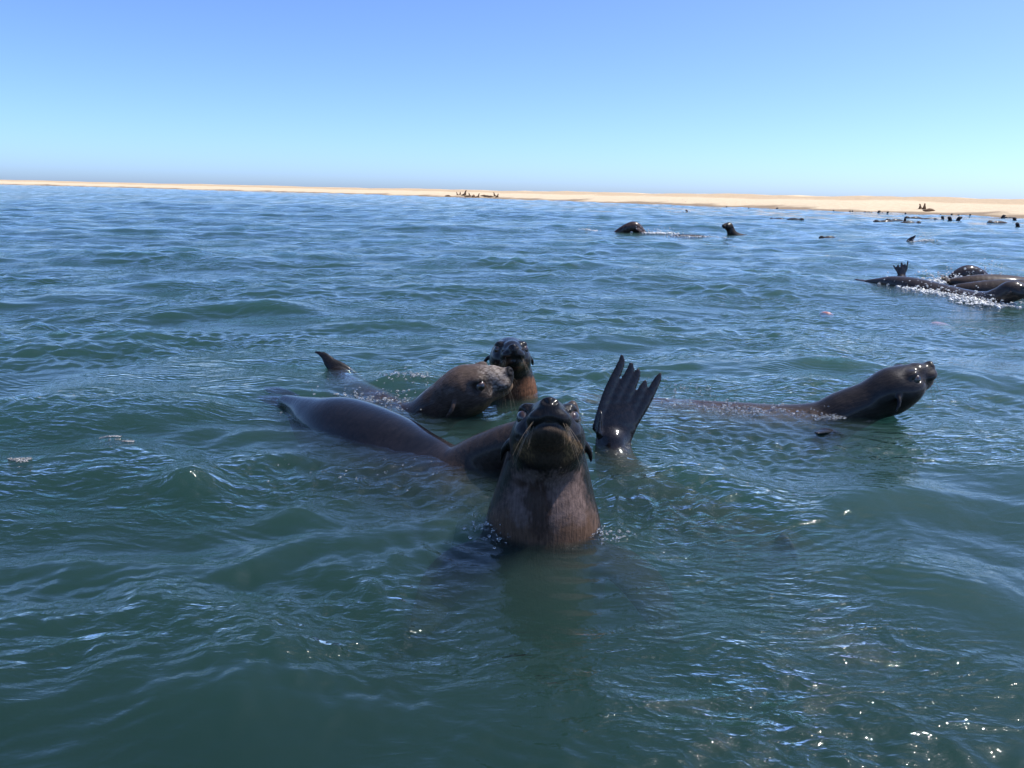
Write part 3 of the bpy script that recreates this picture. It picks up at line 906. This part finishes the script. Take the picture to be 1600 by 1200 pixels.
# ---- small distant swimmers: one mesh of each kind, copied
def proto(kind):
    S = Shape()
    if kind == 'bob':
        Mh = frame((0, 0, .22), (-.85, -.4, .25), (0, 0, 1), 1.35)
        S.chain([(.02, 0, .19, .10), (.06, 0, .06, .13), (.12, .02, -.08, .16), (.4, .06, -.2, .18), (.8, .1, -.2, .1)], .05)
        add_head(S, Mh, True, False, False)
    elif kind == 'back':
        Mh = frame((-.52, 0, .05), (-.95, -.2, .0), (0, 0, 1), 1.2)
        S.chain([(-.50, 0, .04, .09), (-.34, 0, -.03, .12), (-.05, 0, -.03, .16), (.30, 0, -.05, .15), (.6, 0, -.10, .08), (.75, 0, -.12, .04)], .05)
        add_head(S, Mh, False, False, False)
    elif kind == 'fin':
        Mf = frame((0, 0, -.02), (.1, 0, 1), (-.3, -1, .1))
        flat_chain(S, [(-.05, 0, 0, .08), (.15, 0, 0, .085), (.32, .02, 0, .06), (.46, .05, 0, .02)], Mf, .35, .02)
        S.chain([(-.5, 0, -.12, .08), (-.2, 0, -.10, .13), (.2, 0, -.12, .16), (.6, 0, -.12, .12), (.85, 0, -.08, .06)], .04)
    elif kind == 'sit':
        Mh = frame((-.06, 0, .78), (-.85, 0, .45), (0, 0, 1), 1.25)
        S.chain([(-.04, 0, .72, .10), (.0, 0, .55, .13), (.04, 0, .35, .19), (.16, 0, .18, .21), (.45, 0, .12, .16), (.75, 0, .07, .09), (.95, 0, .04, .04)], .05)
        add_head(S, Mh, True, False, False)
        for q in (1, -1):
            S.chain([(.03, q * .15, .25, .07), (-.03, q * .22, .08, .06), (-.12, q * .26, .03, .03)], .03)
    else:
        Mh = frame((-.62, .03, .17), (-.95, .1, .1), (0, 0, 1), 1.25)
        S.chain([(-.58, .02, .15, .10), (-.35, 0, .16, .15), (0, 0, .2, .21), (.4, 0, .16, .18), (.75, 0, .08, .09), (.95, 0, .04, .04)], .05)
        add_head(S, Mh, True, False, False)
        for q in (1, -1):
            S.chain([(-.25, q * .14, .12, .06), (-.2, q * .28, .05, .05), (-.1, q * .36, .03, .02)], .03)
    V, Q = polygonize(S, .026, 1)
    me = mesh_np('seal_' + kind, V, Q)
    base = np.array((.16, .10, .060)) if kind in ('sit', 'lie') else np.array((.020, .018, .020))
    nz = noise3(V, .2, 50)
    c = base * (1 + .3 * nz)[:, None]
    me.attributes.new('fur', 'FLOAT_COLOR', 'POINT').data.foreach_set('color', np.column_stack([c, np.ones(len(c))]).astype(np.float32).ravel())
    me.attributes.new('wet', 'FLOAT', 'POINT').data.foreach_set('value', np.full(len(V), .15 if kind in ('sit', 'lie') else .6, np.float32))
    me.attributes.new('flow', 'FLOAT_VECTOR', 'POINT').data.foreach_set('vector', (V * 60).astype(np.float32).ravel())
    me.materials.append(FUR)
    return me
PROTO = {k: proto(k) for k in ('bob', 'back', 'fin', 'sit', 'lie')}
def far_seal(kind, x, y, rz, label, group, z=0.0, s=1.0):
    o = bpy.data.objects.new('seal', PROTO[kind]); col.objects.link(o)
    o.location = (x, y, z); o.rotation_euler = (0, 0, R(rz)); o.scale = (s, s, s)
    return tag(o, label, 'seal', group)
FARG = 'small seals far out on the water'
TB = 'tiny dark seal head breaking the water close to the distant sand spit'
TK = 'tiny dark sliver of seal back in the shallows by the distant sand spit'
FAR = [
    ('bob', 11.5, 53.2, 20, 'small far seal head in a fleck of spray, left of all other far swimmers', .8),
    ('bob', 24.4, 91.6, 0, TB, .8), ('bob', 25.7, 87.3, 60, TB, .7), ('bob', 29.0, 87.8, 160, TB, 1),
    ('back', 13.6, 40.8, 0, 'left of two thin dark backs low on the water, right of the upright head', .8),
    ('back', 14.1, 39.9, 170, 'right of two thin dark backs low on the water, right of the upright head', .8),
    ('back', 8.3, 20.7, 8, 'grey back just awash, left of the raised pointed flipper', .5),
    ('bob', 32.8, 81.6, 10, TB, .8), ('bob', 33.2, 78.5, 190, TB, .8), ('bob', 33.9, 79.6, 40, TB, .8),
    ('back', 34.8, 77.8, 0, TK, .9), ('bob', 35.1, 76.4, 120, TB, 1.1), ('back', 35.4, 76.9, 200, TK, .8), ('bob', 35.3, 75.0, 80, TB, 1),
    ('bob', 36.5, 74.0, 10, TB, .7),
    ('back', 18.6, 39.6, 5, 'nearer of two parallel dark backs left of the thin upright fin', 1.1),
    ('back', 20.8, 43.1, 10, 'farther of two parallel dark backs left of the thin upright fin', 1.1),
    ('fin', 19.4, 39.3, 0, 'far seal with a thin flipper held straight up', .95),
    ('back', 18.7, 37.4, 180, 'dark back low in the water just right of the thin upright fin', 1),
    ('back', 26.7, 52.7, 5, 'left of two low backs short of the paired dark heads', 1.3),
    ('back', 25.7, 49.2, 170, 'right of two low backs short of the paired dark heads', 1.0),
    ('bob', 28.5, 52.7, 10, 'far seal head with spray, left of the slanted flipper', 1.0),
    ('fin', 26.3, 48.5, 30, 'far seal with short slanted flipper beside the paired dark heads', .6),
    ('bob', 25.8, 46.9, 10, 'left one of the paired dark heads below the beach seals at right', 1.25),
    ('bob', 26.6, 47.3, 170, 'right one of the paired dark heads below the beach seals at right', 1.3),
    ('bob', 38.3, 71.2, 0, TB, .6), ('bob', 38.8, 70.3, 90, TB, .8), ('back', 39.3, 69.3, 0, TK, 1), ('bob', 39.6, 68.8, 0, TB, .8),
    ('back', 26.5, 43.2, 10, 'broad dark lump of a far seal near the right edge in light spray', 1.25),
    ('bob', 40.4, 65.4, 170, TB, 1.3), ('back', 41.2, 65.6, 0, TK, 1.1),
    ('bob', 33.0, 52.2, 10, 'far seal head at the right edge, beyond its nearer neighbour', 1.2),
    ('bob', 23.7, 37.2, 10, 'nearest far seal head, cut by the right edge', .95),
]
ORD = ['leftmost', 'second from left', 'third from left', 'fourth from left', 'fifth from left', 'sixth from left', 'seventh from left', 'eighth from left', 'ninth from left', 'tenth from left', 'eleventh from left', 'twelfth from left', 'rightmost']
for k, x, y, rz, lb, s_ in FAR:
    s_ = s_ * (.68 if k == 'bob' else .85)
    if lb in (TB, TK):
        rk = sorted(q[1] / q[2] for q in FAR if q[4] == lb); i_ = rk.index(x / y)
        lb = ('rightmost' if i_ == len(rk) - 1 else ORD[i_]) + (' of the tiny dark seal heads along the sand spit waterline' if lb == TB else ' of the tiny dark slivers of back by the sand spit')
    far_seal(k, x, y, rz, lb, FARG, float(wave_height(np.array([x]), np.array([y]))[0]) * .5 - .02, s_)

from mathutils.bvhtree import BVHTree
_bv = BVHTree.FromPolygons([v.co for v in beach.data.vertices], [tuple(p.vertices) for p in beach.data.polygons])
def beach_seal(kind, az, inland, rz, s, label):
    a = R(az); i = int(np.argmin(np.abs(np.arctan2(SHORE[:, 0], SHORE[:, 1]) - a) + (SHORE[:, 1] < 0) * 9))
    r = np.hypot(*SHORE[i]) + inland
    x, y = r * math.sin(a), r * math.cos(a)
    hit = _bv.ray_cast(Vector((x, y, 50)), Vector((0, 0, -1)))[0]
    far_seal(kind, x, y, rz, label, 'seals resting on the sand spit', (hit.z if hit else .3) - .04, s * (.62 if az > 10 else .72))
BL = 'small brown seal hauled out in the loose group on the left of the sand spit'
BEACHED = [
    ('sit', 27.05, 6.0, 20, 1.0, 'left of two upright seals on the sand at the right'),
    ('sit', 27.30, 6.5, 60, 1.15, 'right of two upright seals on the sand at the right, the taller'),
    ('lie', 27.60, 4.0, 10, 1.35, 'bulky seal lying at the water edge, right of two upright seals'),
    ('lie', -4.96, 3, 10, 1.2, BL), ('sit', -4.31, 8, 0, 1.1, BL), ('sit', -4.08, 9, 90, 1.1, BL),
    ('sit', -3.71, 9, 150, 1.8, 'tallest upright seal of the group on the left of the sand spit'),
    ('lie', -3.53, 4, 0, 1.3, BL), ('sit', -3.43, 7, 30, 1.2, BL),
    ('lie', -3.11, 5, 90, 1.9, 'darkest, largest seal in the middle of the left sand spit group'),
    ('sit', -2.74, 5, 200, 1.3, BL), ('lie', -2.36, 7, 10, 1.3, BL), ('lie', -2.10, 7, 170, 1.3, BL), ('lie', -1.90, 6, 10, 1.3, BL),
    ('sit', -1.62, 7, 20, 1.3, BL), ('sit', -1.36, 7, 140, 1.2, BL)]
for kind, az, inl, rz, s_, lb in BEACHED:
    if lb == BL:
        rk = sorted(q[1] for q in BEACHED if q[5] == BL); i_ = rk.index(az)
        lb = ('rightmost' if i_ == len(rk) - 1 else ORD[i_]) + ' of the small brown seals hauled out on the left of the spit'
    beach_seal(kind, az, inl, rz, s_, lb)

# ------------------------------------------------------------------ spray, foam, jellyfish
def ico(sub=1):
    import bmesh
    bm = bmesh.new(); bmesh.ops.create_icosphere(bm, subdivisions=sub, radius=1.0)
    v = np.array([x.co[:] for x in bm.verts]); f = np.array([[l.index for l in fc.verts] for fc in bm.faces]); bm.free()
    return v, f
IV, IF = ico(1)
def foam_material(name, white, lo, hi, op):
    N = Nodes(name)
    b = N.n('BsdfPrincipled', {'Base Color': (white, white * 1.01, white, 1), 'Roughness': .18})
    g = N.n('BsdfTransparent', {'Color': (.97, .98, .98, 1)})
    gl = N.n('BsdfGlossy', {'Color': (1, 1, 1, 1), 'Roughness': .06})
    fr = N.n('Fresnel', {'IOR': 1.33})
    clear = N.n('MixShader', {0: fr.outputs[0], 1: g.outputs[0], 2: gl.outputs[0]})
    tc = N.n('TexCoord')
    n = N.n('TexNoise', {'Vector': tc.outputs['Object'], 'Scale': op, 'Detail': 3.0})
    mr = N.n('MapRange', {'Value': n.outputs[0], 1: .40, 2: .62, 3: lo, 4: hi})
    m = N.n('MixShader', {0: mr.outputs[0], 1: clear.outputs[0], 2: b.outputs[0]})
    N.l(m.outputs[0], N.out.inputs['Surface'])
    return N.m
FOAM = foam_material('white_foam', .80, .30, .95, 40.0)
BUBBLE = foam_material('clear_bubbles', .6, 0.0, .30, 90.0)
FLECK = foam_material('grey_foam', .34, .15, .6, 60.0)
def spray(name, label, cat, pts, rads, squash=.7, jitter=.25, seed=0, kind='stuff', mat=None):
    r2 = np.random.default_rng(seed); vs_, fs = [], []
    for i, (p, r) in enumerate(zip(pts, rads)):
        sc3 = r * (1 + r2.normal(0, jitter, 3)).clip(.5, 1.6) * np.array((1, 1, squash))
        vs_.append(IV * (1 + r2.normal(0, .12, (len(IV), 1))) * sc3 + p); fs.append(IF + i * len(IV))
    c = np.mean(pts, 0)
    me = mesh_np(name, np.concatenate(vs_) - c, np.concatenate(fs))
    o = obj(name, me, mat or FOAM); o.location = c
    return tag(o, label, cat, None, kind)
def splash(label, c, size, n, rmin, rmax, up=.06, seed=0):
    """froth hugging the surface plus droplets thrown up from it"""
    r2 = np.random.default_rng(seed)
    x = c[0] + r2.normal(0, size[0], n); y = c[1] + r2.normal(0, size[1], n)
    z = wave_height(x, y) + np.abs(r2.normal(0, .004, n))
    fly = r2.uniform(0, 1, n) < .28
    z = z + fly * r2.exponential(up, n)
    rad_ = np.exp(r2.uniform(math.log(rmin), math.log(rmax), n)) * np.where(fly, .55, 1)
    return spray('splash', label, 'splash', np.column_stack([x, y, z]), rad_, .6, .3, seed, 'stuff', BUBBLE if rmax < .015 else FOAM)
splash('white froth along the belly of the curved seal at the right edge', (4.45, 8.25, 0), (.13, .25, 0), 700, .006, .026, .03, 1)
splash('bright froth beside the neck of the curved seal at the right edge', (4.62, 7.55, 0), (.13, .11, 0), 900, .006, .028, .03, 2)
splash('white spray in front of the dark rounded diving back', (5.25, 9.35, 0), (.26, .16, 0), 900, .008, .034, .05, 3)
splash('white spray breaking over the dark rounded diving back', (6.02, 9.9, .0), (.13, .06, 0), 420, .007, .028, .09, 4)
splash('spray beside the raised pointed flipper', (9.55, 18.45, 0), (.14, .06, 0), 200, .008, .028, .12, 5)
splash('white froth right of the humped reddish shoulder', (3.75, 20.8, 0), (.3, .12, 0), 260, .01, .04, .06, 6)
splash('small white splash left of the humped reddish shoulder', (2.0, 21.3, 0), (.15, .1, 0), 90, .01, .035, .06, 7)
splash('thin froth over the long back awash', (4.5, 19.5, 0), (.35, .08, 0), 160, .01, .03, .03, 8)
splash('fleck of spray beside the lone far head', (10.7, 53, 0), (.4, .2, 0), 120, .02, .07, .25, 9)
splash('glassy bubbles riding over the back of the right-hand seal', (1.10, 3.28, .01), (.20, .05, 0), 320, .0025, .010, .010, 10)
splash('clear bubble froth behind the neck of the right-hand seal', (1.36, 3.17, .02), (.035, .02, 0), 110, .003, .012, .012, 11)
splash('scatter of droplets above the flank of the right-hand seal', (.83, 3.55, .0), (.10, .10, 0), 80, .003, .008, .03, 12)
splash('foam where the brown profile seal meets its own submerged back', (-.60, 3.30, .0), (.12, .07, 0), 260, .0025, .011, .012, 13)
splash('small splash left of the brown profile seal', (-.50, 3.62, .0), (.07, .05, 0), 90, .003, .012, .02, 14)
splash('bubbles at the left side of the foreground seal neck', (-.055, 1.98, .0), (.03, .05, 0), 90, .0015, .006, .008, 15)
splash('bubbles at the right side of the foreground seal neck', (.27, 1.98, .0), (.035, .03, 0), 100, .0015, .006, .006, 16)
splash('bubbles trailing in the water below the arched back', (-.42, 2.42, .0), (.16, .07, 0), 60, .0015, .005, .004, 17)
def foam_patch(label, x, y, rx, ry, seed):
    r2 = np.random.default_rng(seed); n = 260
    a = r2.uniform(0, 6.283, n); q = np.sqrt(r2.uniform(0, 1, n)) * (1 + .3 * np.sin(3 * a + seed) + .15 * np.sin(7 * a))
    px_, py_ = x + rx * q * np.cos(a), y + ry * q * np.sin(a)
    pts = np.column_stack([px_, py_, wave_height(px_, py_) + .001])
    return spray('foam_patch', label, 'foam', pts, r2.uniform(.0012, .0045, n), .5, .2, seed, None, FLECK)
foam_patch('larger foam fleck on the wave crest at far left', -1.43, 2.62, .032, .022, 3)
foam_patch('smaller foam fleck right of the larger one on the left crest', -1.34, 2.56, .020, .012, 4)
foam_patch('foam fleck near the left edge, below the other two', -1.60, 2.37, .034, .018, 5)

def jelly_material():
    N = Nodes('jellyfish_pink')
    tc = N.n('TexCoord')
    n = N.n('TexNoise', {'Vector': tc.outputs['Object'], 'Scale': 25.0, 'Detail': 3.0})
    rp = N.n('ValToRGB', {'Fac': n.outputs[0]})
    rp.color_ramp.elements[0].position = .3; rp.color_ramp.elements[0].color = (.26, .085, .07, 1)
    rp.color_ramp.elements[1].position = .7; rp.color_ramp.elements[1].color = (.40, .17, .14, 1)
    b = N.n('BsdfPrincipled', {'Base Color': rp.outputs[0], 'Roughness': .35})
    N.l(b.outputs[0], N.out.inputs['Surface'])
    return N.m
JM = jelly_material()
def jellyfish(label, x, y, z, r, tilt, seed):
    S = Shape()
    S.ell((0, 0, 0), (r, r, r * .42), .01)
    S.ell((0, 0, -r * .35), (r * .9, r * .9, r * .38), r * .1, None, 's')
    r2 = np.random.default_rng(seed)
    for i in range(8):
        a = i * math.pi / 4 + r2.normal(0, .15)
        S.chain([(r * .7 * math.cos(a), r * .7 * math.sin(a), 0, r * .07), (r * .75 * math.cos(a), r * .75 * math.sin(a), -r * .6, r * .05),
                 (r * .6 * math.cos(a + .2), r * .6 * math.sin(a + .2), -r * 1.2, r * .035)], r * .08, None, 3)
    V, Q = polygonize(S, r / 16, 1)
    o = obj('jellyfish', mesh_np('jellyfish', V, Q), JM)
    o.location = (x, y, float(wave_height(np.array([x]), np.array([y]))[0]) + z); o.rotation_euler = (R(tilt), R(tilt * .6), seed)
    return tag(o, label, 'jellyfish', 'pinkish jellyfish drifting below the surface')
jellyfish('pink jellyfish just under the surface in front of the right-edge cluster', 3.62, 6.42, -.056, .11, 12, 1)
jellyfish('small reddish jellyfish under the surface, left of the pink one', 2.75, 6.72, -.03, .06, 20, 2)
